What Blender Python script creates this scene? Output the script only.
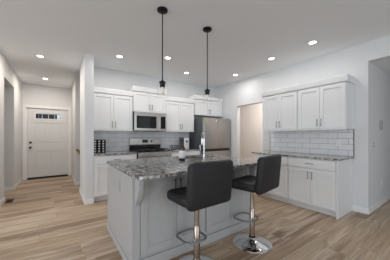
import bpy, bmesh, math, random
from mathutils import Vector, Matrix
random.seed(7)
for o in list(bpy.data.objects): bpy.data.objects.remove(o)
S = bpy.context.scene
COL = S.collection
PI = math.pi

# ---------------------------------------------------------------- camera
cam_d = bpy.data.cameras.new('camera'); cam = bpy.data.objects.new('camera', cam_d); COL.objects.link(cam)
cam.location = (0, 0, 1.24); cam.rotation_euler = (PI/2, 0, -math.radians(35.03))
cam_d.sensor_fit = 'HORIZONTAL'; cam_d.sensor_width = 36.0
cam_d.lens = 195.7/390*36; cam_d.shift_y = 6.3/390; cam_d.clip_start = .02
S.camera = cam
# ---------------------------------------------------------------- world, daylight, exposure
W = bpy.data.worlds.new('world'); S.world = W; W.use_nodes = True
W.node_tree.nodes['Background'].inputs[0].default_value = (.80, .90, 1, 1)
W.node_tree.nodes['Background'].inputs[1].default_value = 0.9
S.view_settings.view_transform = 'Standard'; S.view_settings.look = 'None'
S.view_settings.gamma = 1; S.view_settings.use_curve_mapping = False
S.view_settings.exposure = -0.15
CAN_K, CAN_H = 6.1, 12.5   # watts of the downlights: kitchen, hall
DAY_L, DAY_R, PANTRY_W = 76.0, 25.0, 25.0   # watts of daylight per window (left, rear), pantry lamp
def area(name, loc, rot, sx, sy, w, col, spread=PI, shape='RECTANGLE'):
    d = bpy.data.lights.new(name, 'AREA'); d.shape = shape; d.size = sx
    if shape == 'RECTANGLE': d.size_y = sy
    d.energy = w; d.color = col; d.spread = spread
    o = bpy.data.objects.new(name, d); o.location = loc; o.rotation_euler = rot; COL.objects.link(o); return o
# daylight coming in through the windows of the living area left of and behind the camera
for x in (.35, 2.75): area('daylight', (x, -3.12, 1.35), (PI/2, 0, 0), 1.7, 2.0, DAY_R, (.86, .93, 1))
for y in (-1.6, 1.6): area('daylight', (-4.92, y, 1.35), (PI/2, 0, -PI/2), 1.9, 2.0, DAY_L, (.86, .93, 1))
CANS = [(-.27, 6.40), (-.27, 4.66), (.95, 3.82), (1.72, 3.36), (2.49, 3.90), (3.55, 3.34), (3.37, 2.24), (3.33, 1.48)]
CEIL = 2.74
for k, (x, y) in enumerate(CANS):
    area('downlight_lamp', (x, y, CEIL-.022), (0, 0, 0), .12, .12, CAN_H if k < 2 else CAN_K*.5 if k in (6, 7) else CAN_K*.72 if k == 4 else CAN_K, (1, .90, .79) if k < 2 else (1, .965, .925), shape='DISK')
area('pantry_lamp', (4.5, 3.5, 2.70), (0, 0, 0), .25, .25, PANTRY_W, (1, .925, .88), shape='DISK')

# ---------------------------------------------------------------- materials
def mat(name, col, rough=.5, metal=0, **kw):
    m = bpy.data.materials.new(name); m.use_nodes = True
    b = m.node_tree.nodes['Principled BSDF']
    b.inputs['Base Color'].default_value = (*col, 1); b.inputs['Roughness'].default_value = rough
    b.inputs['Metallic'].default_value = metal
    for k, v in kw.items(): b.inputs[k].default_value = v
    return m
def N(m, t, **kw):
    n = m.node_tree.nodes.new(t)
    for k, v in kw.items(): setattr(n, k, v)
    return n
def LK(m, a, b): m.node_tree.links.new(a, b)
def bsdf(m): return m.node_tree.nodes['Principled BSDF']
def mth(m, op, a, b=None, c=None):
    n = N(m, 'ShaderNodeMath', operation=op)
    for i, v in enumerate((a, b, c)):
        if v is None: continue
        if isinstance(v, (int, float)): n.inputs[i].default_value = v
        else: LK(m, v, n.inputs[i])
    return n.outputs[0]
def ramp(m, fac, stops, interp='LINEAR'):
    r = N(m, 'ShaderNodeValToRGB'); r.color_ramp.interpolation = interp
    e = r.color_ramp.elements
    while len(e) < len(stops): e.new(.5)
    for i, (p, c) in enumerate(stops): e[i].position = p; e[i].color = (*c, 1)
    LK(m, fac, r.inputs[0]); return r.outputs[0]
def mix(m, fac, a, b, mode='MIX'):
    n = N(m, 'ShaderNodeMix', data_type='RGBA', blend_type=mode)
    for i, v in ((0, fac), (6, a), (7, b)):
        if isinstance(v, (int, float)): n.inputs[i].default_value = v
        elif isinstance(v, tuple): n.inputs[i].default_value = (*v, 1)
        else: LK(m, v, n.inputs[i])
    return n.outputs[2]
def bump(m, h, strength=.2, dist=.01):
    b = N(m, 'ShaderNodeBump'); b.inputs['Strength'].default_value = strength; b.inputs['Distance'].default_value = dist
    LK(m, h, b.inputs['Height']); LK(m, b.outputs[0], bsdf(m).inputs['Normal'])
def paint(name, col, rough=.55, scale=180, st=.05):
    m = mat(name, col, rough); tc = N(m, 'ShaderNodeTexCoord'); n = N(m, 'ShaderNodeTexNoise')
    n.inputs['Scale'].default_value = scale; LK(m, tc.outputs['Object'], n.inputs['Vector']); bump(m, n.outputs[0], st, .002)
    return m
M_wall = paint('wall_paint', (.74, .745, .75), .7)
M_ceil = paint('ceiling_paint', (.84, .855, .87), .85, 90, .1)
M_trim = paint('trim_paint', (.87, .87, .87), .35)
M_cab = paint('cabinet_paint', (.83, .835, .84), .38)
M_isl = paint('island_paint', (.47, .472, .472), .42)
M_door = paint('entry_door_paint', (.76, .77, .78), .45)
M_pantry = paint('pantry_paint', (.78, .74, .70), .7)
M_black = mat('black_metal', (.015, .015, .016), .4, .6)
M_blackp = mat('black_plastic', (.02, .02, .022), .35)
M_blackgl = mat('black_glass', (.012, .013, .015), .08)
M_dark = mat('dark_bronze', (.05, .045, .04), .45, .5)
M_fside = mat('fridge_side_grey', (.085, .09, .10), .45)
M_chrome = mat('chrome', (.82, .82, .83), .07, 1)
M_column = mat('steel_brown_reflection', (.36, .295, .245), .22, 1)  # brown reflection on the stool column, put into the metal's colour
M_faucet = mat('satin_chrome', (.62, .62, .62), .2, 1)
M_gun = mat('gunmetal', (.07, .07, .075), .4, .8)
M_nickel = mat('brushed_nickel', (.30, .30, .30), .38, 1)
M_white = mat('white_plastic', (.82, .82, .81), .4)
M_wood = mat('handrail_wood', (.33, .21, .12), .4)
M_amber = mat('amber_glass', (.06, .018, .007), .08, **{'Coat Weight': .5})
M_label = mat('paper_label', (.80, .82, .84), .7)
M_yellow = mat('yellow_sticker', (.75, .55, .06), .6)
def thin_glass(name, refl):
    m = mat(name, (1, 1, 1), .03); t = N(m, 'ShaderNodeBsdfTransparent'); g = N(m, 'ShaderNodeBsdfGlossy'); g.inputs['Roughness'].default_value = .05
    lw = N(m, 'ShaderNodeLayerWeight'); lw.inputs['Blend'].default_value = refl; x = N(m, 'ShaderNodeMixShader')
    LK(m, lw.outputs['Facing'], x.inputs[0]); LK(m, t.outputs[0], x.inputs[1]); LK(m, g.outputs[0], x.inputs[2])
    LK(m, x.outputs[0], m.node_tree.nodes['Material Output'].inputs['Surface']); return m
M_glass = thin_glass('clear_glass', .05)
M_pane = mat('window_glass', (1, 1, 1), .0, **{'Transmission Weight': 1.0, 'IOR': 1.05})
M_bulb = mat('frosted_bulb', (.92, .90, .84), .3, **{'Emission Color': (1, .78, .5, 1), 'Emission Strength': .05})
M_lens = mat('downlight_lens', (.95, .95, .92), .4, **{'Emission Color': (1, .96, .88, 1), 'Emission Strength': 9})
M_disp = mat('clock_display', (.02, .02, .02), .2)
M_grate = mat('cast_iron', (.02, .02, .021), .6)
M_vent = mat('vent_brown', (.07, .05, .04), .5, .3)
M_hedge = mat('outside_dark', (.05, .055, .06), .8)
M_out = mat('outside_pavement', (.5, .5, .5), .8)

def steel(name, col):
    m = mat(name, col, .3, 1)
    tc = N(m, 'ShaderNodeTexCoord'); mp = N(m, 'ShaderNodeMapping'); mp.inputs['Scale'].default_value = (3, 3, 400)
    LK(m, tc.outputs['Object'], mp.inputs[0]); n = N(m, 'ShaderNodeTexNoise'); n.inputs['Scale'].default_value = 1
    LK(m, mp.outputs[0], n.inputs['Vector']); bump(m, n.outputs[0], .06, .002)
    LK(m, mth(m, 'MULTIPLY_ADD', n.outputs[0], .12, .26), bsdf(m).inputs['Roughness'])
    return m
M_steel = steel('stainless_steel', (.56, .545, .525)); M_fsteel = steel('fridge_steel', (.45, .445, .445))
def leather():
    m = mat('black_leatherette', (.011, .012, .0145), .55)
    tc = N(m, 'ShaderNodeTexCoord'); v = N(m, 'ShaderNodeTexVoronoi'); v.inputs['Scale'].default_value = 260
    LK(m, tc.outputs['Object'], v.inputs['Vector']); bump(m, v.outputs['Distance'], .12, .002)
    return m
M_leather = leather()
def granite():
    m = mat('granite', (.5, .5, .5), .12)
    tc = N(m, 'ShaderNodeTexCoord'); o = tc.outputs['Object']
    n1 = N(m, 'ShaderNodeTexNoise'); n1.inputs['Scale'].default_value = 20; n1.inputs['Detail'].default_value = 8; n1.inputs['Roughness'].default_value = .72
    n2 = N(m, 'ShaderNodeTexNoise'); n2.inputs['Scale'].default_value = 7; n2.inputs['Detail'].default_value = 4; n2.inputs['Distortion'].default_value = 1.2
    n3 = N(m, 'ShaderNodeTexNoise'); n3.inputs['Scale'].default_value = 36; n3.inputs['Detail'].default_value = 3
    for n in (n1, n2, n3): LK(m, o, n.inputs['Vector'])
    base = ramp(m, n1.outputs[0], [(.36, (.012, .012, .013)), (.44, (.14, .135, .13)), (.51, (.36, .35, .34)), (.59, (.74, .74, .73))])
    patch = ramp(m, n2.outputs[0], [(.40, (.13, .115, .10)), (.56, (.50, .495, .49))])
    c = mix(m, .25, base, patch)
    spk = ramp(m, n3.outputs[0], [(.41, (.02, .02, .02)), (.46, (1, 1, 1))])
    c = mix(m, .7, c, spk, 'MULTIPLY')
    LK(m, c, bsdf(m).inputs['Base Color']); return m
M_granite = granite()
def planks():
    m = mat('oak_vinyl_planks', (.4, .3, .2), .42)
    tc = N(m, 'ShaderNodeTexCoord'); sp = N(m, 'ShaderNodeSeparateXYZ'); LK(m, tc.outputs['Object'], sp.inputs[0])
    x, y = sp.outputs[0], sp.outputs[1]
    ry = mth(m, 'DIVIDE', y, .185); row = mth(m, 'FLOOR', ry); fy = mth(m, 'FRACT', ry)
    wn = N(m, 'ShaderNodeTexWhiteNoise', noise_dimensions='1D'); LK(m, row, wn.inputs['W'])
    rx = mth(m, 'ADD', mth(m, 'DIVIDE', x, 1.25), mth(m, 'MULTIPLY', wn.outputs['Value'], 7.3))
    cid = mth(m, 'FLOOR', rx); fx = mth(m, 'FRACT', rx)
    cb = N(m, 'ShaderNodeCombineXYZ'); LK(m, row, cb.inputs[0]); LK(m, cid, cb.inputs[1])
    w2 = N(m, 'ShaderNodeTexWhiteNoise', noise_dimensions='3D'); LK(m, cb.outputs[0], w2.inputs['Vector'])
    tone = ramp(m, w2.outputs['Value'], [(0, (.265, .168, .105)), (.25, (.39, .268, .175)), (.65, (.475, .345, .235)), (1, (.54, .415, .30))])
    # grain: noise stretched along the plank and shifted from plank to plank
    g = N(m, 'ShaderNodeCombineXYZ')
    LK(m, mth(m, 'MULTIPLY', x, 1.6), g.inputs[0]); LK(m, mth(m, 'MULTIPLY', y, 24), g.inputs[1]); LK(m, mth(m, 'MULTIPLY', w2.outputs['Value'], 40), g.inputs[2])
    gn = N(m, 'ShaderNodeTexNoise'); gn.inputs['Scale'].default_value = 1; gn.inputs['Detail'].default_value = 6; gn.inputs['Roughness'].default_value = .6; gn.inputs['Distortion'].default_value = .7
    LK(m, g.outputs[0], gn.inputs['Vector'])
    grain = ramp(m, gn.outputs[0], [(.28, (.55, .50, .46)), (.48, (.95, .95, .95)), (.72, (1.28, 1.27, 1.25))])
    c = mix(m, .9, tone, grain, 'MULTIPLY')
    s2 = N(m, 'ShaderNodeCombineXYZ')
    LK(m, mth(m, 'MULTIPLY', x, .8), s2.inputs[0]); LK(m, mth(m, 'MULTIPLY', y, 7), s2.inputs[1]); LK(m, mth(m, 'MULTIPLY', w2.outputs['Value'], 17), s2.inputs[2])
    sn = N(m, 'ShaderNodeTexNoise'); sn.inputs['Scale'].default_value = 1.3; sn.inputs['Detail'].default_value = 4; sn.inputs['Distortion'].default_value = 1.0
    LK(m, s2.outputs[0], sn.inputs['Vector'])
    c = mix(m, ramp(m, sn.outputs[0], [(.54, (0, 0, 0)), (.66, (.75, .75, .75))]), c, (.66, .54, .42))
    c = mix(m, ramp(m, sn.outputs[0], [(.30, (.35, .35, .35)), (.42, (0, 0, 0))]), c, (.22, .145, .095))
    ey = mth(m, 'MINIMUM', fy, mth(m, 'SUBTRACT', 1, fy)); ex = mth(m, 'MULTIPLY', mth(m, 'MINIMUM', fx, mth(m, 'SUBTRACT', 1, fx)), 6.7)
    edge = mth(m, 'MULTIPLY', mth(m, 'LESS_THAN', ey, .085), mth(m, 'GREATER_THAN', sn.outputs[0], .5))
    c = mix(m, mth(m, 'MULTIPLY', edge, .5), c, (.66, .54, .42))
    gap = mth(m, 'LESS_THAN', mth(m, 'MINIMUM', ey, ex), .010)
    c = mix(m, mth(m, 'MULTIPLY', gap, .45), c, (.12, .08, .05))
    LK(m, c, bsdf(m).inputs['Base Color'])
    bump(m, mth(m, 'SUBTRACT', gn.outputs[0], mth(m, 'MULTIPLY', gap, 1)), .12, .003)
    return m
M_floor = planks()
def tiles(name, axis, grout):
    # white 4 x 12 inch tiles in running bond, grey grout
    m = mat(name, (.8, .8, .8), .16)
    tc = N(m, 'ShaderNodeTexCoord'); sp = N(m, 'ShaderNodeSeparateXYZ'); LK(m, tc.outputs['Object'], sp.inputs[0])
    u = sp.outputs[axis]; z = mth(m, 'SUBTRACT', sp.outputs[2], .905)
    rz = mth(m, 'DIVIDE', z, .1); row = mth(m, 'FLOOR', rz); fz = mth(m, 'FRACT', rz)
    off = mth(m, 'MULTIPLY', mth(m, 'MODULO', row, 2), .5)
    ru = mth(m, 'ADD', mth(m, 'DIVIDE', u, .305), off); fu = mth(m, 'FRACT', ru)
    e = mth(m, 'MINIMUM', mth(m, 'MINIMUM', fz, mth(m, 'SUBTRACT', 1, fz)), mth(m, 'MULTIPLY', mth(m, 'MINIMUM', fu, mth(m, 'SUBTRACT', 1, fu)), 3.05))
    g = mth(m, 'LESS_THAN', e, .032)
    c = mix(m, g, (.82, .825, .84), grout)
    LK(m, c, bsdf(m).inputs['Base Color'])
    LK(m, mth(m, 'MULTIPLY_ADD', g, .6, .16), bsdf(m).inputs['Roughness'])
    bump(m, mth(m, 'SUBTRACT', 1, g), .3, .002)
    return m
M_tileB = tiles('tile_back', 0, (.46, .46, .48)); M_tileR = tiles('tile_right', 1, (.34, .34, .35))

# ---------------------------------------------------------------- mesh helpers
def BM(): return bmesh.new()
def box(bm, x0, x1, y0, y1, z0, z1):
    v = [bm.verts.new(p) for p in ((x0,y0,z0),(x1,y0,z0),(x1,y1,z0),(x0,y1,z0),(x0,y0,z1),(x1,y0,z1),(x1,y1,z1),(x0,y1,z1))]
    for f in ((0,3,2,1),(4,5,6,7),(0,1,5,4),(1,2,6,5),(2,3,7,6),(3,0,4,7)): bm.faces.new([v[i] for i in f])
    return bm
def prism(bm, poly, axis, a, b):
    # poly: 2-D outline; axis 'x','y' or 'z': extrusion axis from a to b
    def P(u, w, t): return {'x': (t,u,w), 'y': (u,t,w), 'z': (u,w,t)}[axis]
    A = [bm.verts.new(P(u,w,a)) for u,w in poly]; B = [bm.verts.new(P(u,w,b)) for u,w in poly]
    bm.faces.new(A); bm.faces.new(B[::-1]); n = len(poly)
    for i in range(n): bm.faces.new((A[i], B[i], B[(i+1)%n], A[(i+1)%n]))
    return bm
def lathe(bm, prof, seg=32, c=(0,0,0)):
    rings = []
    for r, z in prof:
        if r < 1e-6: rings.append([bm.verts.new((c[0], c[1], c[2]+z))])
        else: rings.append([bm.verts.new((c[0]+r*math.cos(2*PI*i/seg), c[1]+r*math.sin(2*PI*i/seg), c[2]+z)) for i in range(seg)])
    for A, B in zip(rings, rings[1:]):
        for i in range(seg):
            j = (i+1) % seg
            if len(A) == 1 and len(B) == 1: continue
            if len(A) == 1: bm.faces.new((A[0], B[i], B[j]))
            elif len(B) == 1: bm.faces.new((A[i], A[j], B[0]))
            else: bm.faces.new((A[i], A[j], B[j], B[i]))
    return bm
def tube(bm, pts, r, seg=10, closed=False):
    pts = [Vector(p) for p in pts]; n = len(pts); rings = []; up = None
    for i, p in enumerate(pts):
        a = pts[i-1] if (i or closed) else p; b = pts[(i+1) % n] if (i < n-1 or closed) else p
        t = (b-a).normalized()
        if up is None:
            up = Vector((0,0,1)) if abs(t.z) < .9 else Vector((1,0,0))
        s = t.cross(up)
        if s.length < 1e-4: s = t.orthogonal()
        s.normalize(); up2 = s.cross(t).normalized(); up = up2
        rr = r[i] if isinstance(r, (list, tuple)) else r
        rings.append([bm.verts.new(p + rr*(math.cos(2*PI*k/seg)*s + math.sin(2*PI*k/seg)*up2)) for k in range(seg)])
    for i in range(n if closed else n-1):
        A, B = rings[i], rings[(i+1) % n]
        for k in range(seg): bm.faces.new((A[k], A[(k+1)%seg], B[(k+1)%seg], B[k]))
    if not closed: bm.faces.new(rings[0][::-1]); bm.faces.new(rings[-1])
    return bm
def rbox(x0, x1, y0, y1, z0, z1, axis=2, R=.05, r=.02, seg=4):
    # slab whose edges along `axis` are rounded by R and whose rims are rounded by r
    bm = box(BM(), x0, x1, y0, y1, z0, z1)
    d = Vector((axis==0, axis==1, axis==2))
    def along(e): return abs((e.verts[0].co-e.verts[1].co).normalized().dot(d)) > .99
    bmesh.ops.bevel(bm, geom=[e for e in bm.edges if along(e)], offset=R, segments=seg+1, affect='EDGES', profile=.5)
    bm.normal_update()
    rim = [e for e in bm.edges if len(e.link_faces) == 2 and any(abs(f.normal.dot(d)) > .99 for f in e.link_faces) and not all(abs(f.normal.dot(d)) > .99 for f in e.link_faces)]
    bmesh.ops.bevel(bm, geom=rim, offset=r, segments=seg, affect='EDGES', profile=.5)
    return bm
def mk(name, bm, m, parent=None, bev=0, smooth=False, seg=2):
    bmesh.ops.recalc_face_normals(bm, faces=bm.faces[:])
    me = bpy.data.meshes.new(name); bm.to_mesh(me); bm.free(); me.materials.append(m)
    o = bpy.data.objects.new(name, me); COL.objects.link(o)
    if parent: o.parent = parent
    if smooth:
        for p in me.polygons: p.use_smooth = True
    if bev:
        b = o.modifiers.new('bevel', 'BEVEL'); b.width = bev; b.segments = seg; b.limit_method = 'ANGLE'; b.angle_limit = .6
    if smooth == 'auto':
        try:
            for p in me.polygons: p.use_smooth = True
            me.set_sharp_from_angle(angle=.7)
        except Exception: pass
    return o
def thing(name, label, cat, loc=(0,0,0), rz=0, group=None):
    o = bpy.data.objects.new(name, None); o.empty_display_size = .1; COL.objects.link(o)
    o.location = loc; o.rotation_euler = (0,0,rz); o['label'] = label; o['category'] = cat
    if group: o['group'] = group
    return o
def tag(o, label, cat, group=None):
    o['label'] = label; o['category'] = cat
    if group: o['group'] = group
    return o
def struct(name, bm, m, parent=None, bev=0):
    o = mk(name, bm, m, parent, bev)
    if not parent: o['kind'] = 'structure'
    return o
def dup(root, loc, rz=None, label=None, group=None):
    r = root.copy(); COL.objects.link(r); r.location = loc
    if rz is not None: r.rotation_euler = (0,0,rz)
    if label: r['label'] = label
    if group: r['group'] = group
    for ch in list(root.children):
        c = ch.copy(); COL.objects.link(c); c.parent = r
        for g in ch.children:
            d = g.copy(); COL.objects.link(d); d.parent = c
    return r

# ---------------------------------------------------------------- room
XR, YB, YD, XL, YR = 4.03, 4.66, 7.30, -.83, -3.2
T = .12
struct('floor', box(BM(), -5.2, 6.4, -3.6, 7.55, -.06, 0), M_floor)
struct('ceiling', box(BM(), -5.2, 6.4, -3.6, 7.55, CEIL, CEIL+.1), M_ceil)
# kitchen back wall with its stub end beside the hallway
struct('wall_back', box(BM(), .55, XR, YB, YB+T, 0, CEIL), M_wall)
struct('wall_stub', box(BM(), .405, .548, 4.05, 5.05, 0, CEIL), M_wall)
# right wall: pantry opening (Y 2.92-3.74, 2.07 high), passage opening (Y -1.4 - .96, 2.437 high)
b = BM()
box(b, XR, XR+T, 3.74, YB+T, 0, CEIL); box(b, XR, XR+T, .965, 2.92, 0, CEIL); box(b, XR, XR+T, 2.92, 3.74, 2.07, CEIL)
box(b, XR, XR+T, -1.4, .965, 2.437, CEIL); box(b, XR, XR+T, YR, -1.4, 0, CEIL)
struct('wall_right', b, M_wall)
# left wall with the opening Y 5.10-6.11
b = BM()
box(b, XL-T, XL, 4.48, 5.10, 0, CEIL); box(b, XL-T, XL, 6.11, YD, 0, CEIL); box(b, XL-T, XL, 5.10, 6.11, 2.37, CEIL)
struct('wall_left', b, M_wall)
# alcove beyond the left opening
b = BM(); box(b, -2.2, XL-T, 6.11, 6.11+T, 0, CEIL); box(b, -2.2, XL-T, 4.6, 4.6+T, 0, CEIL); box(b, -2.3, -2.2, 4.6, 6.23, 0, CEIL)
struct('wall_alcove', b, M_wall)
# living area to the left of the camera
b = BM(); box(b, -5.0, XL-T, 4.48, 4.59, 0, CEIL)
struct('wall_living', b, M_wall)
b = BM(); box(b, -5.12, -5.0, YR, -2.6, 0, CEIL); box(b, -5.12, -5.0, -.6, .6, 0, CEIL); box(b, -5.12, -5.0, 2.6, 4.59, 0, CEIL)
for y in (-2.6, .6): box(b, -5.12, -5.0, y, y+2, 0, .3); box(b, -5.12, -5.0, y, y+2, 2.4, CEIL)
struct('wall_west', b, M_wall)
for k, y in enumerate((-2.6, .6)):
    b = BM(); box(b, -5.08, -5.06, y, y+2, .3, 2.4); w = struct('window_%d' % (k+3), b, M_pane)
    b = BM()
    for a in (y, y+.975, y+1.95): box(b, -5.10, -5.03, a, a+.05, .3, 2.4)
    box(b, -5.10, -5.03, y, y+2, .3, .35); box(b, -5.10, -5.03, y, y+2, 2.35, 2.4)
    mk('window_frame', b, M_trim, w)
# entry hall: wall round the front door, right-hand wall, wall that carries the handrail
DX0, DX1, DZ = -.711, .261, 2.05
b = BM(); box(b, XL-T, DX0-.02, YD, YD+.15, 0, CEIL); box(b, DX1+.02, .365+T, YD, YD+.15, 0, CEIL); box(b, DX0-.02, DX1+.02, YD, YD+.15, DZ+.02, CEIL)
struct('wall_entry', b, M_wall)
struct('wall_hall', box(BM(), .365, .365+T, 5.79, YD, 0, CEIL), M_wall)
b = BM(); box(b, .365+T, 3.2, 5.79, 5.79+T, 0, CEIL); box(b, 3.2, 3.2+T, YB+T, 5.79+T, 0, CEIL)
struct('wall_stairs', b, M_wall)
# pantry room behind the right wall
b = BM(); box(b, 5.35, 5.35+T, 2.2, 5.4, 0, CEIL); box(b, XR+T, 5.35, 5.3, 5.4, 0, CEIL); box(b, XR+T, 5.35, 2.2, 2.3, 0, CEIL)
struct('wall_pantry', b, M_pantry)
# passage on the right
b = BM(); box(b, XR+T, 6.3, .965, .965+T, 0, CEIL); box(b, 6.2, 6.3, -1.5, .965, 0, CEIL); box(b, XR+T, 6.3, -1.5, -1.4, 0, CEIL)
struct('wall_passage', b, M_wall)
struct('ceiling_passage', box(BM(), XR+T, 6.2, -1.4, .965, 2.437, 2.5), M_ceil)
# rear wall behind the camera with two tall windows
b = BM(); z0, z1 = .3, 2.4
box(b, -5.12, -.55, YR-T, YR, 0, CEIL); box(b, 1.25, 1.85, YR-T, YR, 0, CEIL); box(b, 3.65, XR+T, YR-T, YR, 0, CEIL)
for x0, x1 in ((-.55, 1.25), (1.85, 3.65)):
    box(b, x0, x1, YR-T, YR, 0, z0); box(b, x0, x1, YR-T, YR, z1, CEIL)
struct('wall_rear', b, M_wall)
for k, (x0, x1) in enumerate(((-.55, 1.25), (1.85, 3.65))):
    b = BM(); box(b, x0, x1, YR-.10, YR-.08, z0, z1)
    w = struct('window_%d' % (k+1), b, M_pane)
    b = BM(); xm = (x0+x1)/2
    for a, c in ((x0, x0+.05), (x1-.05, x1), (xm-.025, xm+.025)): box(b, a, c, YR-.11, YR-.04, z0, z1)
    box(b, x0, x1, YR-.11, YR-.04, z0, z0+.05); box(b, x0, x1, YR-.11, YR-.04, z1-.05, z1)
    mk('window_frame', b, M_trim, w)
# baseboards
BH, BT = .095, .014
def base(name, *rects):
    b = BM()
    for x0, x1, y0, y1 in rects:
        box(b, x0, x1, y0, y1, 0, BH)
    struct(name, b, M_trim, bev=.004)
base('baseboard_stub', (.405-BT, .548, 4.05-BT, 4.05), (.405-BT, .405, 4.05, 5.05))
base('baseboard_left', (XL, XL+BT, 4.48, 5.10), (XL, XL+BT, 6.11, YD))
base('baseboard_alcove', (-2.2, XL-T, 6.11-BT, 6.11), (XL-T, XL+BT, 6.11-BT, 6.11))
base('baseboard_entry', (XL+BT, DX0-.10, YD-BT, YD),)
base('baseboard_stairs', (.365, 3.2, 5.79-BT, 5.79), (.365-BT, .365, 5.79-BT, YD-BT))
base('baseboard_right', (XR-BT, XR, .965, 1.165), (XR-BT, XR, 2.72, 2.92), (XR-BT, XR, 3.74, 3.90), (XR-BT, XR+T, .965-BT, .965))
base('baseboard_passage', (XR+T, 6.2, .965-BT, .965))
base('baseboard_pantry', (5.35-BT, 5.35, 2.3, 5.3), (XR+T, 5.35-BT, 2.3, 2.3+BT))

# tiled backsplashes
struct('wall_backsplash_back', box(BM(), .55, 3.02, YB-.010, YB, .905, 1.372), M_tileB)
bs = struct('wall_backsplash_right', box(BM(), XR-.010, XR, 1.15, 2.705, .905, 1.36), M_tileR)
b = BM(); box(b, XR-.013, XR, 1.142, 1.152, .905, 1.36); box(b, XR-.013, XR, 2.703, 2.711, .905, 1.36)
struct('trim_tile_edge', b, M_fside)

# front door
dr = struct('door_1', BM(), M_door)
b = BM(); y0, y1 = YD+.03, YD+.075
lz0, lz1, lx0, lx1 = 1.765, 1.925, -.53, .075
cols = [(-.53, -.275), (-.18, .075)]
def slab():
    bm = BM()
    box(bm, DX0, DX1, y0+.018, y1, 0.02, lz0); box(bm, DX0, DX1, y0+.018, y1, lz1, DZ)
    box(bm, DX0, lx0, y0+.018, y1, lz0, lz1); box(bm, lx1, DX1, y0+.018, y1, lz0, lz1)
    # stiles and rails stand proud of the sunk panels
    rows = [(.25, .80), (1.03, 1.64)]
    zs = [.02, .25, .80, 1.03, 1.64, lz0]
    for a, c in ((.02, .25), (.80, 1.03), (1.64, lz0), (lz1, DZ)): box(bm, DX0, DX1, y0, y0+.018, a, c)
    for a, c in ((DX0, lx0), (lx1, DX1)): box(bm, a, c, y0, y0+.018, .25, .80); box(bm, a, c, y0, y0+.018, 1.03, 1.64); box(bm, a, c, y0, y0+.018, lz0, lz1)
    for a, c in rows: box(bm, -.275, -.18, y0, y0+.018, a, c)
    for a, c in rows:
        for u, v in cols: box(bm, u+.03, v-.03, y0+.005, y0+.018, a+.03, c-.03)
    return bm
mk('door_leaf', slab(), M_door, dr, .003)
mk('door_window', box(BM(), lx0, lx1, y0+.02, y0+.028, lz0, lz1), M_pane, dr)
b = BM(); box(b, lx0-.02, lx1+.02, y0-.006, y0, lz0-.02, lz0); box(b, lx0-.02, lx1+.02, y0-.006, y0, lz1, lz1+.02)
for k in range(5):
    x = lx0 + (lx1-lx0)*k/4; box(b, x-(.02 if k == 0 else .006), x+(.02 if k == 4 else .006), y0-.006, y0+.018, lz0, lz1)
mk('window_frame', b, M_trim, dr)
for z in (1.06, .915):
    b = lathe(BM(), [(0, 0), (.032, 0), (.032, .012), (.018, .02)] + ([(.018, .04), (.03, .05), (.032, .065), (.02, .078), (0, .08)] if z < 1 else [(.018, .03), (0, .032)]), 20)
    bmesh.ops.rotate(b, verts=b.verts, matrix=Matrix.Rotation(PI/2, 3, 'X')); bmesh.ops.translate(b, verts=b.verts, vec=(-.645, y0, z))
    mk('door_knob' if z < 1 else 'deadbolt', b, M_dark, dr, smooth='auto')
mk('door_sweep', box(BM(), DX0+.004, DX1-.004, y0-.012, y0-.001, .0195, .05), M_black, dr)
for z in (.25, 1.03, 1.80):
    mk('hinge', tube(BM(), [(DX1+.008, y0-.008, z-.05), (DX1+.008, y0-.008, z+.05)], .009, 8), M_nickel, dr)
cs = BM()
box(cs, DX0-.095, DX0-.012, YD-.018, YD, 0, DZ+.09); box(cs, DX1+.012, DX1+.095, YD-.018, YD, 0, DZ+.09); box(cs, DX0-.012, DX1+.012, YD-.018, YD, DZ+.012, DZ+.09)
box(cs, DX0-.02, DX0-.003, YD, YD+.1, 0, DZ+.02); box(cs, DX1+.003, DX1+.02, YD, YD+.1, 0, DZ+.02); box(cs, DX0-.003, DX1+.003, YD, YD+.1, DZ+.003, DZ+.02)
struct('trim_1', cs, M_trim, bev=.004)
struct('trim_2', box(BM(), DX0, DX1, YD-.02, YD+.14, 0, .019), M_dark)
# outside the front door: porch beam, posts, ground, a dark house across the street
struct('trim_3', box(BM(), -2, 2, 9.0, 9.2, 2.06, 2.4), M_trim)
struct('floor_porch', box(BM(), -12, 12, 7.55, 40, -.2, -.1), M_out)
b = BM()
for x0, x1, h in ((-3.6, -2.2, 3.6), (-2.0, -1.2, 3.2), (-1.0, -.05, 3.5), (.15, .5, 2.7)): box(b, x0, x1, 16, 19, -.1, h)
hs = mk('neighbour_house', b, M_hedge); tag(hs, 'dark shapes of houses seen through the front door window', 'house')

# ---------------------------------------------------------------- cabinets (local frame: x along the width, front face at y=0 looking to -y)
def shaker(x0, x1, z0, z1, fr=.058, t=.02, sunk=.42):
    b = BM(); e = .0015
    x0 += e; x1 -= e; z0 += e; z1 -= e
    box(b, x0, x0+fr, -t, -.001, z0, z1); box(b, x1-fr, x1, -t, -.001, z0, z1)
    box(b, x0+fr, x1-fr, -t, -.001, z0, z0+fr); box(b, x0+fr, x1-fr, -t, -.001, z1-fr, z1)
    box(b, x0+fr, x1-fr, -t*sunk, -.001, z0+fr, z1-fr)
    return b
def pull(x, z, L=.13, vert=True, y=-.02):
    b = BM(); st = .03
    d = (0,0,L/2) if vert else (L/2,0,0)
    a = Vector((x, y-st, z))-Vector(d); c = Vector((x, y-st, z))+Vector(d)
    tube(b, [a, c], .0058, 8)
    for k in (-.72, .72):
        p = Vector((x, y-st, z))+Vector(d)*k; tube(b, [p, p+Vector((0, st, 0))], .0045, 8)
    return b
def add_door(root, x0, x1, z0, z1, hx, hz, m=M_cab):
    d = mk('door', shaker(x0, x1, z0, z1), m, root, .0025)
    mk('handle', pull(hx, hz), M_nickel, d, smooth='auto')
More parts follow.
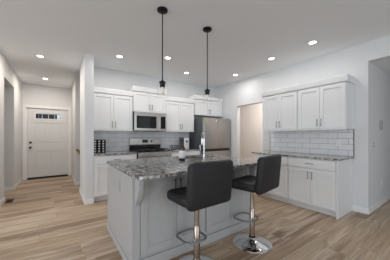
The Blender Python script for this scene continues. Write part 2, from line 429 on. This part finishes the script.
def add_drawer(root, x0, x1, z0, z1, m=M_cab):
    b = BM(); box(b, x0+.0015, x1-.0015, -.02, -.001, z0+.0015, z1-.0015)
    d = mk('drawer', b, m, root, .003)
    mk('handle', pull((x0+x1)/2, (z0+z1)/2, .13, False), M_nickel, d, smooth='auto')
def crown(w, dep, z, left=True, right=True, h=.11, proj=.022):
    b = BM(); l = -proj if left else 0; r = w+proj if right else w
    # plain board that leans out a little
    prism(b, [(-.022, z), (-.022-proj*.5, z+.012), (-.022-proj, z+h-.02), (-.022-proj, z+h), (dep, z+h), (dep, z)], 'x', l, r)
    return b
def upper(label, loc, rz, w, dep, z0, z1, group, left=True, right=True, hz=None, h=.11):
    t = thing('wall_cabinet', label, 'cabinet', loc, rz, group)
    mk('body', box(BM(), .001, w-.001, 0, dep, z0, z1), M_cab, t, .002)
    xm = w/2; zz = z0+.115 if hz is None else hz
    add_door(t, .012, xm, z0+.012, z1-.01, xm-.032, zz); add_door(t, xm, w-.012, z0+.012, z1-.01, xm+.032, zz)
    mk('crown_molding', crown(w, dep, z1, left, right, h), M_cab, t, .003)
    mk('light_rail', box(BM(), .001, w-.001, -.018, .0, z0-.012, z0+.011), M_cab, t)
    return t
def lower(label, loc, rz, w, dep, group, end=None):
    t = thing('base_cabinet', label, 'cabinet', loc, rz, group)
    mk('body', box(BM(), .001, w-.001, 0, dep, .105, .873), M_cab, t, .002)
    mk('toe_kick', box(BM(), .001, w-.02 if end else w-.001, .075, dep, 0, .104), M_cab, t)
    if end: mk('end_panel', box(BM(), w-.018, w-.0005, -.018, dep, .0, .8735), M_cab, t, .002)
    xm = w/2; wr = w-.012 if not end else w-.024
    add_drawer(t, .012, wr, .715, .862)
    add_door(t, .012, xm, .118, .702, xm-.032, .60); add_door(t, xm, wr, .118, .702, xm+.032, .60)
    return t
U = 'upper wall cabinets'; L_ = 'base cabinets'
upper('white two-door wall cabinet at the left, beside the stub wall', (.552, YB-.33, 0), 0, .805, .328, 1.367, 2.11, U, False, True)
upper('short white wall cabinet directly above the microwave', (1.36, YB-.36, 0), 0, .785, .358, 1.80, 2.235, U, True, True, 1.90)
upper('white two-door wall cabinet between microwave and refrigerator', (2.148, YB-.33, 0), 0, .855, .328, 1.367, 2.11, U, True, True)
upper('short white wall cabinet above the refrigerator in the corner', (3.012, YB-.33, 0), 0, 1.012, .328, 1.83, 2.245, U, True, False, 1.93)
RZ = -PI/2
upper('white two-door wall cabinet on the right wall, nearer the pantry opening', (XR-.33, 2.665, 0), RZ, .76, .328, 1.362, 2.10, U, True, False)
upper('white two-door wall cabinet on the right wall, nearer the passage opening', (XR-.33, 1.905, 0), RZ, .76, .328, 1.362, 2.10, U, False, True)
lower('white base cabinet left of the range', (.552, YB-.61, 0), 0, .80, .608, L_)
lower('white base cabinet between the range and the refrigerator', (2.146, YB-.61, 0), 0, .86, .608, L_)
lower('white base cabinet on the right wall, half hidden behind a stool', (XR-.61, 2.695, 0), RZ, .765, .608, L_)
lower('white base cabinet on the right wall with its end panel showing', (XR-.61, 1.93, 0), RZ, .765, .608, L_, True)

def rounded_poly(x0, x1, y0, y1, r, seg=6):
    pts = []
    for cx, cy, a in ((x1-r, y1-r, 0), (x0+r, y1-r, PI/2), (x0+r, y0+r, PI), (x1-r, y0+r, 1.5*PI)):
        for k in range(seg+1): t = a+PI/2*k/seg; pts.append((cx+r*math.cos(t), cy+r*math.sin(t)))
    return pts
CT = .030; CZ = .905
def counter(label, x0, x1, y0, y1):
    o = mk('countertop', box(BM(), x0, x1, y0, y1, CZ-CT, CZ), M_granite, None, .004); tag(o, label, 'countertop'); return o
counter('grey granite countertop left of the range', .552, 1.352, YB-.645, YB-.011)
counter('grey granite countertop between range and refrigerator', 2.146, 3.015, YB-.645, YB-.011)
counter('grey granite countertop along the right wall', XR-.645, XR-.012, 1.14, 2.735)

# ---------------------------------------------------------------- island
IX0, IX1, IYF, IYB = .55, 2.22, 1.775, 2.84
t = thing('island_cabinet', 'light grey painted kitchen island base under the granite top', 'kitchen island', (IX0, IYF, 0))
w = IX1-IX0; dp = IYB-IYF
b = box(BM(), .02, w-.02, .02, dp, .09, .11); box(b, .02, w-.02, .02, .04, 0, .873); box(b, .02, w-.02, dp-.02, dp, 0, .873)
box(b, .02, .04, .04, dp-.02, 0, .873); box(b, w-.04, w-.02, .04, dp-.02, 0, .873)
mk('body', b, M_isl, t)
mk('end_panel', box(BM(), 0, .019, 0, dp, 0, .8735), M_isl, t, .002)
mk('end_panel', box(BM(), w-.019, w, 0, dp, 0, .8735), M_isl, t, .002)
pw = .052
for x in (.0195, w-.0195-pw):
    mk('corner_post', box(BM(), x, x+pw, -.004, .0195, 0, .8735), M_isl, t, .002)
    prof = [(-.0045, .872), (-.115, .872), (-.115, .845)]
    for k in range(1, 11):
        q = k/10; prof.append((-.108+.09*q**2.2, .835-.215*q))
    prof += [(-.0045, .605)]
    mk('corbel', prism(BM(), prof, 'x', x+.004, x+pw-.002), M_isl, t, .003)
dx0, dx1 = .0195+pw, w-.0195-pw; dw = (dx1-dx0)/2
mk('face_frame', box(BM(), dx0, dx1, .002, .0195, .0, .8735), M_isl, t)
for k in range(2):
    a = dx0+k*dw; xm = a+dw/2
    for (u, v, hx) in ((a+.006, xm, xm-.03), (xm, a+dw-.006, xm+.03)):
        d = mk('door', shaker(u, v, .135, .855, .065, .02, .72), M_isl, t, .0025)
        mk('handle', pull(hx, .74, .15), M_gun, d, smooth='auto')
b = BM(); box(b, -.014, w+.014, -.018, -.0045, 0, .10); box(b, -.014, -.0005, -.0045, dp, 0, .07); box(b, w+.0005, w+.014, -.0045, dp, 0, .07)
mk('base_molding', b, M_isl, t, .004)
for k in range(3):
    d = mk('door', box(BM(), .03+k*.54, .03+k*.54+.53, dp+.001, dp+.02, .11, .86), M_isl, t, .0025)
# granite top with a sink cut-out
TX0, TX1, TY0, TY1 = .535, 2.36, 1.575, 2.875
SX0, SX1, SY0, SY1 = 1.54, 2.15, 2.44, 2.79
def island_top():
    bm = BM(); loops = []
    for poly in (rounded_poly(TX0, TX1, TY0, TY1, .055), rounded_poly(SX0, SX1, SY0, SY1, .03, 3)):
        vs = [bm.verts.new((x, y, CZ-CT)) for x, y in poly]
        loops += [bm.edges.new((vs[i], vs[(i+1) % len(vs)])) for i in range(len(vs))]
    bmesh.ops.triangle_fill(bm, use_beauty=True, use_dissolve=False, edges=loops)
    r = bmesh.ops.extrude_face_region(bm, geom=bm.faces[:])
    bmesh.ops.translate(bm, verts=[v for v in r['geom'] if isinstance(v, bmesh.types.BMVert)], vec=(0, 0, CT))
    return bm
o = mk('countertop', island_top(), M_granite, None, .005); tag(o, 'large speckled granite island top with a rounded front corner', 'countertop')
t = thing('kitchen_sink', 'stainless undermount sink set into the island top', 'sink', ((SX0+SX1)/2, (SY0+SY1)/2, CZ-CT))
b = BM(); hx, hy = (SX1-SX0)/2, (SY1-SY0)/2; D = -.19
b = rbox(-hx-.002, hx+.002, -hy-.002, hy+.002, D, 0, 2, .03, .02)
top = [f for f in b.faces if f.normal.z > .99 and f.calc_center_median().z > -.001]
bmesh.ops.delete(b, geom=top, context='FACES')
mk('basin', b, M_steel, t, smooth=True)
mk('drain', lathe(BM(), [(0, D+.004), (.03, D+.004), (.045, D+.001)], 20), M_chrome, t)

# faucet
t = thing('kitchen_faucet', 'tall chrome gooseneck faucet on the island top', 'faucet', (1.83, 2.37, CZ))
mk('base', lathe(BM(), [(0, 0), (.03, 0), (.03, .008), (.024, .014), (.022, .07), (.019, .078), (0, .078)], 24), M_faucet, t, smooth='auto')
pts = [(0, 0, .07), (0, 0, .16), (0, 0, .30)] + [(.085*(1-math.cos(a))*.55, .085*(1-math.cos(a)), .30+.085*math.sin(a)) for a in [PI*k/10 for k in range(1, 11)]]
e = pts[-1]
mk('neck', tube(BM(), pts, .016, 12), M_faucet, t, smooth='auto')
mk('spray_head', tube(BM(), [e, (e[0], e[1], e[2]-.05), (e[0], e[1], e[2]-.10)], [.017, .02, .018], 12), M_faucet, t, smooth='auto')
mk('lever', tube(BM(), [(-.02, -.0, .05), (-.06, .0, .062), (-.072, 0, .10), (-.078, 0, .20)], [.012, .012, .010, .007], 10), M_faucet, t, smooth='auto')
# soap bottle
t = thing('soap_bottle', 'amber glass soap bottle with white label and black pump on the island', 'soap bottle', (1.42, 2.34, CZ))
t.scale = (1.2, 1.2, 1.22)
mk('bottle', lathe(BM(), [(0, 0), (.034, 0), (.038, .006), (.038, .125), (.034, .145), (.017, .163), (.014, .168), (.014, .18), (0, .18)], 24), M_amber, t, smooth='auto')
mk('label', lathe(BM(), [(.0385, .028), (.0389, .0285), (.0389, .112), (.0385, .1125)], 24), M_label, t, smooth='auto')
b = lathe(BM(), [(0, .178), (.017, .178), (.017, .200), (.006, .204), (.006, .232), (.012, .234), (.012, .246), (0, .248)], 16)
tube(b, [(0, 0, .240), (-.03, -.01, .240), (-.042, -.014, .232)], .005, 8)
mk('pump', b, M_blackp, t, smooth='auto')

# ---------------------------------------------------------------- gas range
RX0, RX1, RYF, RYB = 1.362, 2.138, 3.985, YB-.012
t = thing('gas_range', 'stainless gas range with black cooktop set between the back counters', 'range', (RX0, RYF, 0))
w = RX1-RX0; dp = RYB-RYF
mk('body', box(BM(), .004, w-.004, .03, dp-.001, .04, .90), M_blackp, t)
for x in (.05, w-.05):
    for y in (.08, dp-.08): mk('foot', tube(BM(), [(x, y, 0), (x, y, .04)], .015, 8), M_blackp, t)
mk('cooktop', box(BM(), .002, w-.002, .012, dp-.075, .90, .918), M_blackgl, t, .003)
b = BM()
prism(b, [(0, .80), (0, .895), (.03, .90), (.045, .80)], 'x', .004, w-.004)
mk('control_panel', b, M_steel, t, .003)
for k, x in enumerate((.105, .21, .388, .566, .67)):
    kb = lathe(BM(), [(0, 0), (.025, 0), (.023, .02), (.019, .03), (0, .03)], 18)
    bmesh.ops.rotate(kb, verts=kb.verts, matrix=Matrix.Rotation(PI/2, 3, 'X')); bmesh.ops.translate(kb, verts=kb.verts, vec=(x, 0, .85))
    mk('knob', kb, M_steel, t, smooth='auto')
od = mk('oven_door', box(BM(), .006, w-.006, 0, .029, .22, .79), M_steel, t, .004)
mk('oven_window', box(BM(), .11, w-.11, -.002, .002, .33, .62), M_blackgl, od)
b = tube(BM(), [(.06, -.05, .745), (w-.06, -.05, .745)], .012, 10)
for x in (.09, w-.09): tube(b, [(x, -.05, .745), (x, 0, .745)], .009, 8)
mk('handle', b, M_steel, od, smooth='auto')
mk('drawer', box(BM(), .006, w-.006, .002, .029, .06, .21), M_steel, t, .004)
bg = mk('backguard', box(BM(), .0, w, dp-.07, dp, 1.035, 1.192), M_steel, t, .008)
mk('backguard_base', box(BM(), .002, w-.002, dp-.072, dp-.002, .9185, 1.034), M_blackgl, t)
mk('clock_display', box(BM(), .30, .44, dp-.073, dp-.069, 1.085, 1.16), M_disp, bg)
kb = lathe(BM(), [(0, 0), (.024, 0), (.02, .02), (0, .02)], 16)
bmesh.ops.rotate(kb, verts=kb.verts, matrix=Matrix.Rotation(PI/2, 3, 'X')); bmesh.ops.translate(kb, verts=kb.verts, vec=(.535, dp-.07, 1.12))
mk('dial', kb, M_black, bg, smooth='auto')
for k in range(3):
    b = BM(); x0, x1 = .03+k*.245, .03+k*.245+.225; y0_, y1_ = .05, dp-.12
    for x in (x0, (x0+x1)/2, x1): box(b, x-.006, x+.006, y0_, y1_, .937, .951)
    for y in (y0_, (y0_+y1_)/2, y1_): box(b, x0, x1, y-.006, y+.006, .936, .950)
    for x in (x0, x1):
        for y in (y0_, y1_): box(b, x-.006, x+.006, y-.006, y+.006, .9185, .940)
    mk('grate', b, M_grate, t)
for x in (.14, .388, .63):
    for y in (.16, dp-.22):
        mk('burner', lathe(BM(), [(0, .9185), (.045, .9185), (.042, .928), (.03, .934), (0, .934)], 18, (x, y, 0)), M_grate, t, smooth='auto')

# ---------------------------------------------------------------- microwave
t = thing('microwave', 'stainless over-the-range microwave above the gas range', 'microwave', (1.362, YB-.42, 1.362))
w, dp, h = .776, .408, .425
mk('body', box(BM(), 0, w, .03, dp, 0, h), M_blackp, t, .003)
mk('top_vent', box(BM(), 0, w, .004, .029, h-.045, h), M_steel, t, .003)
md = mk('door', box(BM(), 0, .60, 0, .029, .004, h-.048), M_steel, t, .004)
mk('door_window', box(BM(), .05, .515, -.003, .002, .06, h-.09), M_blackgl, md)
b = tube(BM(), [(.565, -.035, .05), (.565, -.035, h-.085)], .011, 10)
for z in (.075, h-.11): tube(b, [(.565, -.035, z), (.565, 0, z)], .008, 8)
mk('handle', b, M_steel, md, smooth='auto')
cp = mk('control_panel', box(BM(), .602, w, 0, .029, .004, h-.048), M_steel, t, .004)
mk('keypad', box(BM(), .625, w-.03, -.003, .002, .055, h-.085), M_blackgl, cp)

# ---------------------------------------------------------------- refrigerator
FX0, FX1, FY = 3.045, 3.965, 3.94
t = thing('refrigerator', 'stainless french-door refrigerator with dark grey sides in the corner', 'refrigerator', (FX0, FY, 0))
w = FX1-FX0; dp = YB-.03-FY; h = 1.72
mk('body', box(BM(), .004, w-.004, .075, dp, .03, h-.012), M_fside, t, .006)
for x in (.06, w-.06):
    for y in (.12, dp-.06): mk('foot', tube(BM(), [(x, y, 0), (x, y, .031)], .02, 8), M_blackp, t)
for x0, x1 in ((0, w/2-.002), (w/2+.002, w)):
    d = mk('door', rbox(x0, x1, 0, .07, .915, h, 1, .012, .01, 3), M_fsteel, t, smooth='auto')
    if x0 == 0:
        mk('energy_sticker', box(BM(), .055, .09, -.0015, .001, 1.585, 1.68), M_yellow, d)
        lg = lathe(BM(), [(0, 0), (.022, 0), (.022, .002), (0, .002)], 20); bmesh.ops.rotate(lg, verts=lg.verts, matrix=Matrix.Rotation(PI/2, 3, 'X')); bmesh.ops.translate(lg, verts=lg.verts, vec=(x1-.045, 0, 1.655))
        mk('logo', lg, M_white, d)
mk('pocket_handle', box(BM(), .004, w-.004, .018, .074, .845, .914), M_blackp, t)
mk('freezer_drawer', rbox(0, w, 0, .07, .46, .844, 1, .012, .01, 3), M_fsteel, t, smooth='auto')
mk('freezer_drawer', rbox(0, w, 0, .07, .06, .43, 1, .012, .01, 3), M_fsteel, t, smooth='auto')
for x in (.05, w-.05): mk('hinge_cover', box(BM(), x-.04, x+.04, .02, .12, h-.011, h+.014), M_blackp, t, .003)

# ---------------------------------------------------------------- bar stools (local: seat faces +y, backrest at -y)
t = thing('bar_stool', 'black leatherette swivel bar stool in front, nearer the camera', 'bar stool', (0, 0, 0), 0, 'bar stools at the island')
ST = t
mk('base', lathe(BM(), [(0, 0), (.217, 0), (.22, .006), (.213, .014), (.15, .024), (.085, .04), (.05, .055), (.04, .066), (.036, .07), (0, .07)], 48), M_chrome, t, smooth='auto')
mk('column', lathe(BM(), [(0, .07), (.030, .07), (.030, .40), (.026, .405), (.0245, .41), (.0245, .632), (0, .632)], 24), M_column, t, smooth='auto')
mk('collar', lathe(BM(), [(.031, .068), (.037, .068), (.037, .085), (.031, .09)], 24), M_black, t, smooth='auto')
# footrest: closed chrome loop that clasps the column
def arc(cx, cy, r, a0, a1, n): return [(cx+r*math.cos(a0+(a1-a0)*k/n), cy+r*math.sin(a0+(a1-a0)*k/n), .275) for k in range(n+1)]
loop = arc(.05, .14, .06, 0, PI/2, 6) + arc(-.06, .14, .06, PI/2, PI, 6) + arc(-.06, .02, .06, PI, 1.5*PI, 6) + arc(.05, .02, .06, 1.5*PI, 2*PI, 6)
mk('footrest', tube(BM(), loop, .0105, 10, True), M_nickel, t, smooth='auto')
mk('footrest_clamp', lathe(BM(), [(.0305, .255), (.037, .255), (.037, .295), (.0305, .295)], 24), M_chrome, t, smooth='auto')
mk('mounting_plate', box(BM(), -.09, .09, -.09, .09, .632, .6475), M_black, t, .003)
mk('lever', tube(BM(), [(.0, .0, .626), (.10, -.06, .620), (.165, -.10, .606)], .006, 8), M_black, t, smooth='auto')
se = mk('seat', rbox(-.235, .235, -.17, .20, .648, .738, 2, .07, .034, 5), M_leather, t, smooth='auto')
b = BM()
for k in (-1, 0, 1):
    tube(b, [(k*.10, -.11, .7385), (k*.10, .16, .7385)], .0022, 6)
for y in (-.06, .02, .10): tube(b, [(-.185, y, .7385), (.185, y, .7385)], .0022, 6)
mk('stitching', b, M_blackp, se)
bb = rbox(-.242, .242, -.23, -.155, .640, 1.03, 1, .045, .03, 5)
for v in bb.verts:   # the back leans away a little and wraps round the sitter
    s = (v.co.z-.66)/.35
    v.co.y += -.03*s + .15*(v.co.x**2)
bk = mk('backrest', bb, M_leather, t, smooth='auto')
def place(o, x, y, deg): o.location = (x, y, 0); o.rotation_euler = (0, 0, math.radians(deg))
place(ST, 1.065, 1.49, 2)
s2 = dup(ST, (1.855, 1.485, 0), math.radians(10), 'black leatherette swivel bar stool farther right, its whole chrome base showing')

# ---------------------------------------------------------------- pendants, downlights
def pendant(label, x, y):
    t = thing('pendant_light', label, 'pendant light', (x, y, CEIL), 0, 'pendant lights above the island')
    mk('canopy', lathe(BM(), [(0, 0), (.062, 0), (.062, -.018), (.055, -.024), (.012, -.026), (0, -.026)], 32), M_black, t, smooth='auto')
    mk('rod', tube(BM(), [(0, 0, -.02), (0, 0, -.85)], .0065, 8), M_black, t, smooth='auto')
    mk('socket', lathe(BM(), [(0, -.835), (.012, -.835), (.014, -.85), (.038, -.854), (.038, -.872), (.031, -.876), (.030, -.918), (0, -.918)], 24), M_black, t, smooth='auto')
    mk('glass_shade', lathe(BM(), [(.034, -.868), (.052, -.878), (.06, -.90), (.06, -1.03), (.0575, -1.03), (.0575, -.90), (.05, -.881), (.034, -.871)], 32), M_glass, t, smooth='auto')
    mk('bulb', lathe(BM(), [(0, -.912), (.013, -.914), (.015, -.93), (.026, -.955), (.027, -.972), (.019, -.99), (0, -.998)], 20), M_bulb, t, smooth='auto')
pendant('black rod pendant with clear glass shade, left of the two and nearer', 1.015, 2.12)
pendant('black rod pendant with clear glass shade, right of the two and farther', 1.71, 2.14)
cl = ['white recessed downlight nearest the front door', 'white recessed downlight at the start of the entry hall',
      'white recessed downlight above the left end of the island aisle', 'white recessed downlight seen just right of the nearer pendant rod',
      'white recessed downlight above the front of the range and counter, between the two pendant rods',
      'white recessed downlight in front of the refrigerator and pantry opening', 'white recessed downlight over the right wall cabinets, middle one of the right row',
      'white recessed downlight over the right wall cabinets, nearest the camera']
def can(x, y, label):
    t = thing('recessed_light', label, 'downlight', (x, y, CEIL), 0, 'recessed ceiling lights')
    mk('trim_ring', lathe(BM(), [(.048, -.001), (.092, -.001), (.094, -.005), (.085, -.010), (.050, -.006), (.048, -.001)], 36), M_white, t, smooth='auto')
    mk('lens', lathe(BM(), [(0, -.005), (.0475, -.005), (.0475, -.002), (0, -.002)], 32), M_lens, t)
for (x, y), l in zip(CANS, cl): can(x, y, l)

# ---------------------------------------------------------------- small things on the counters and walls
# pod rack at the left end of the back counter
t = thing('pod_rack', 'black rack of white-lidded pods on the back counter beside the stub wall', 'rack', (.575, YB-.30, CZ))
RW, RD, RH = .225, .12, .265
b = BM()
for k in range(4): x = k*RW/3; box(b, x-.009, x+.009, 0, RD, 0, RH)
for k in range(6): z = .006+k*(RH-.012)/5; box(b, -.005, RW+.005, 0, RD, z-.009, z+.009)
mk('frame', b, M_black, t); mk('back_panel', box(BM(), -.005, RW+.005, RD+.001, RD+.006, 0, RH), M_black, t)
pod = None
for i in range(3):
    for j in range(5):
        p = (.575+RW/6+i*RW/3, YB-.30+.004, CZ+.0065+(j+.5)*(RH-.012)/5-.0005)
        if pod is None:
            b = lathe(BM(), [(0, 0), (.0155, 0), (.0155, .003), (.0135, .004), (.011, .04), (0, .04)], 16)
            bmesh.ops.rotate(b, verts=b.verts, matrix=Matrix.Rotation(-PI/2, 3, 'X'))
            pod = mk('coffee_pod', b, M_white, smooth='auto'); pod.location = p; o = pod
        else:
            o = pod.copy(); COL.objects.link(o); o.location = p
        tag(o, 'small white-lidded pod held in the black rack by the stub wall', 'pod', 'pods in the black rack')
# wire basket and white-fronted appliance between range and refrigerator
t = thing('wire_basket', 'small dark wire basket on the counter right of the range', 'basket', (2.42, YB-.30, CZ))
b = BM()
for z, r in ((.004, .07), (.05, .095), (.10, .11)): tube(b, [(r*math.cos(2*PI*k/24), r*math.sin(2*PI*k/24), z) for k in range(24)], .004, 6, True)
for k in range(12):
    a = 2*PI*k/12; tube(b, [(r*math.cos(a), r*math.sin(a), z) for z, r in ((.004, .07), (.05, .095), (.10, .11))], .003, 6)
mk('wire_bowl', b, M_black, t)
t = thing('coffee_maker', 'small white-fronted counter appliance with black side, left of the refrigerator', 'coffee maker', (2.69, YB-.33, CZ))
mk('body', box(BM(), 0, .17, .012, .22, 0, .30), M_blackp, t, .008)
mk('front_panel', box(BM(), 0, .155, 0, .011, .005, .295), M_white, t, .004)
kb = lathe(BM(), [(0, 0), (.03, 0), (.028, .012), (0, .012)], 18); bmesh.ops.rotate(kb, verts=kb.verts, matrix=Matrix.Rotation(PI/2, 3, 'X')); bmesh.ops.translate(kb, verts=kb.verts, vec=(.08, 0, .20))
mk('dial', kb, M_fside, t, smooth='auto')
# outlets, switches
def plate(name, label, cat, loc, rz, w=.07, h=.115, dark=True, m=None):
    m = m or M_white
    t = thing(name, label, cat, loc, rz)
    mk('cover_plate', box(BM(), -w/2, w/2, -.006, -.0005, -h/2, h/2), m, t, .002)
    for z in (-.024, .024): mk('socket' if 'outlet' in name else 'rocker', box(BM(), -.016, .016, -.009, -.0061, z-.017, z+.017), M_fside if dark else m, t, .002)
    return t
plate('power_outlet', 'white outlet on the tiled right backsplash', 'outlet', (XR-.010, 1.36, 1.13), RZ, dark=False)
plate('power_outlet', 'light outlet on the end panel of the island', 'outlet', (IX0, 2.22, .70), -PI/2, dark=False, m=M_isl)
plate('light_switch', 'light switch plate on the passage wall near the corner', 'light switch', (4.275, .965, 1.10), 0)
plate('power_outlet', 'outlet low on the passage wall above the baseboard', 'outlet', (4.82, .965, .40), 0, dark=False)
t = thing('wall_control', 'small wall plate with two dark vertical bars in the passage', 'wall control', (4.72, .965, 1.44), 0)
for x in (-.065, .065): mk('bar', box(BM(), x-.008, x+.008, -.018, -.0061, -.085, .085), M_nickel, t, .003)
mk('cover_plate', box(BM(), -.09, .09, -.006, -.0005, -.10, .10), M_wall, t, .002)
# handrail on the stair wall
t = thing('handrail', 'brown wooden handrail end on the stair wall beyond the hallway', 'handrail', (.42, 5.70, .84))
mk('rail', tube(BM(), [(-.05, 0, .065), (-.01, 0, .055), (.04, 0, -.03), (.55, 0, -.80)], .03, 10), M_wood, t, smooth='auto')
b = tube(BM(), [(.06, 0, -.06), (.06, .04, -.09), (.06, .089, -.09)], .008, 8)
mk('bracket', b, M_dark, t)
# floor register
t = thing('floor_register', 'dark brown floor vent beside the left wall baseboard', 'floor vent', (-.755, 5.10, 0), PI/2)
b = BM(); hw, hl = .055, .125
box(b, -hl, hl, -hw, -hw+.015, 0, .006); box(b, -hl, hl, hw-.015, hw, 0, .006); box(b, -hl, -hl+.015, -hw, hw, 0, .006); box(b, hl-.015, hl, -hw, hw, 0, .006)
mk('frame', b, M_vent, t)
b = BM()
for k in range(9): x = -hl+.02+k*(2*hl-.04)/8; box(b, x-.004, x+.004, -hw+.015, hw-.015, .001, .005)
mk('louvre', b, M_vent, t)
mk('duct_shade', box(BM(), -hl+.015, hl-.015, -hw+.015, hw-.015, .0002, .0008), M_black, t)  # thin black sheet under the louvres, stands in for shade inside the vent
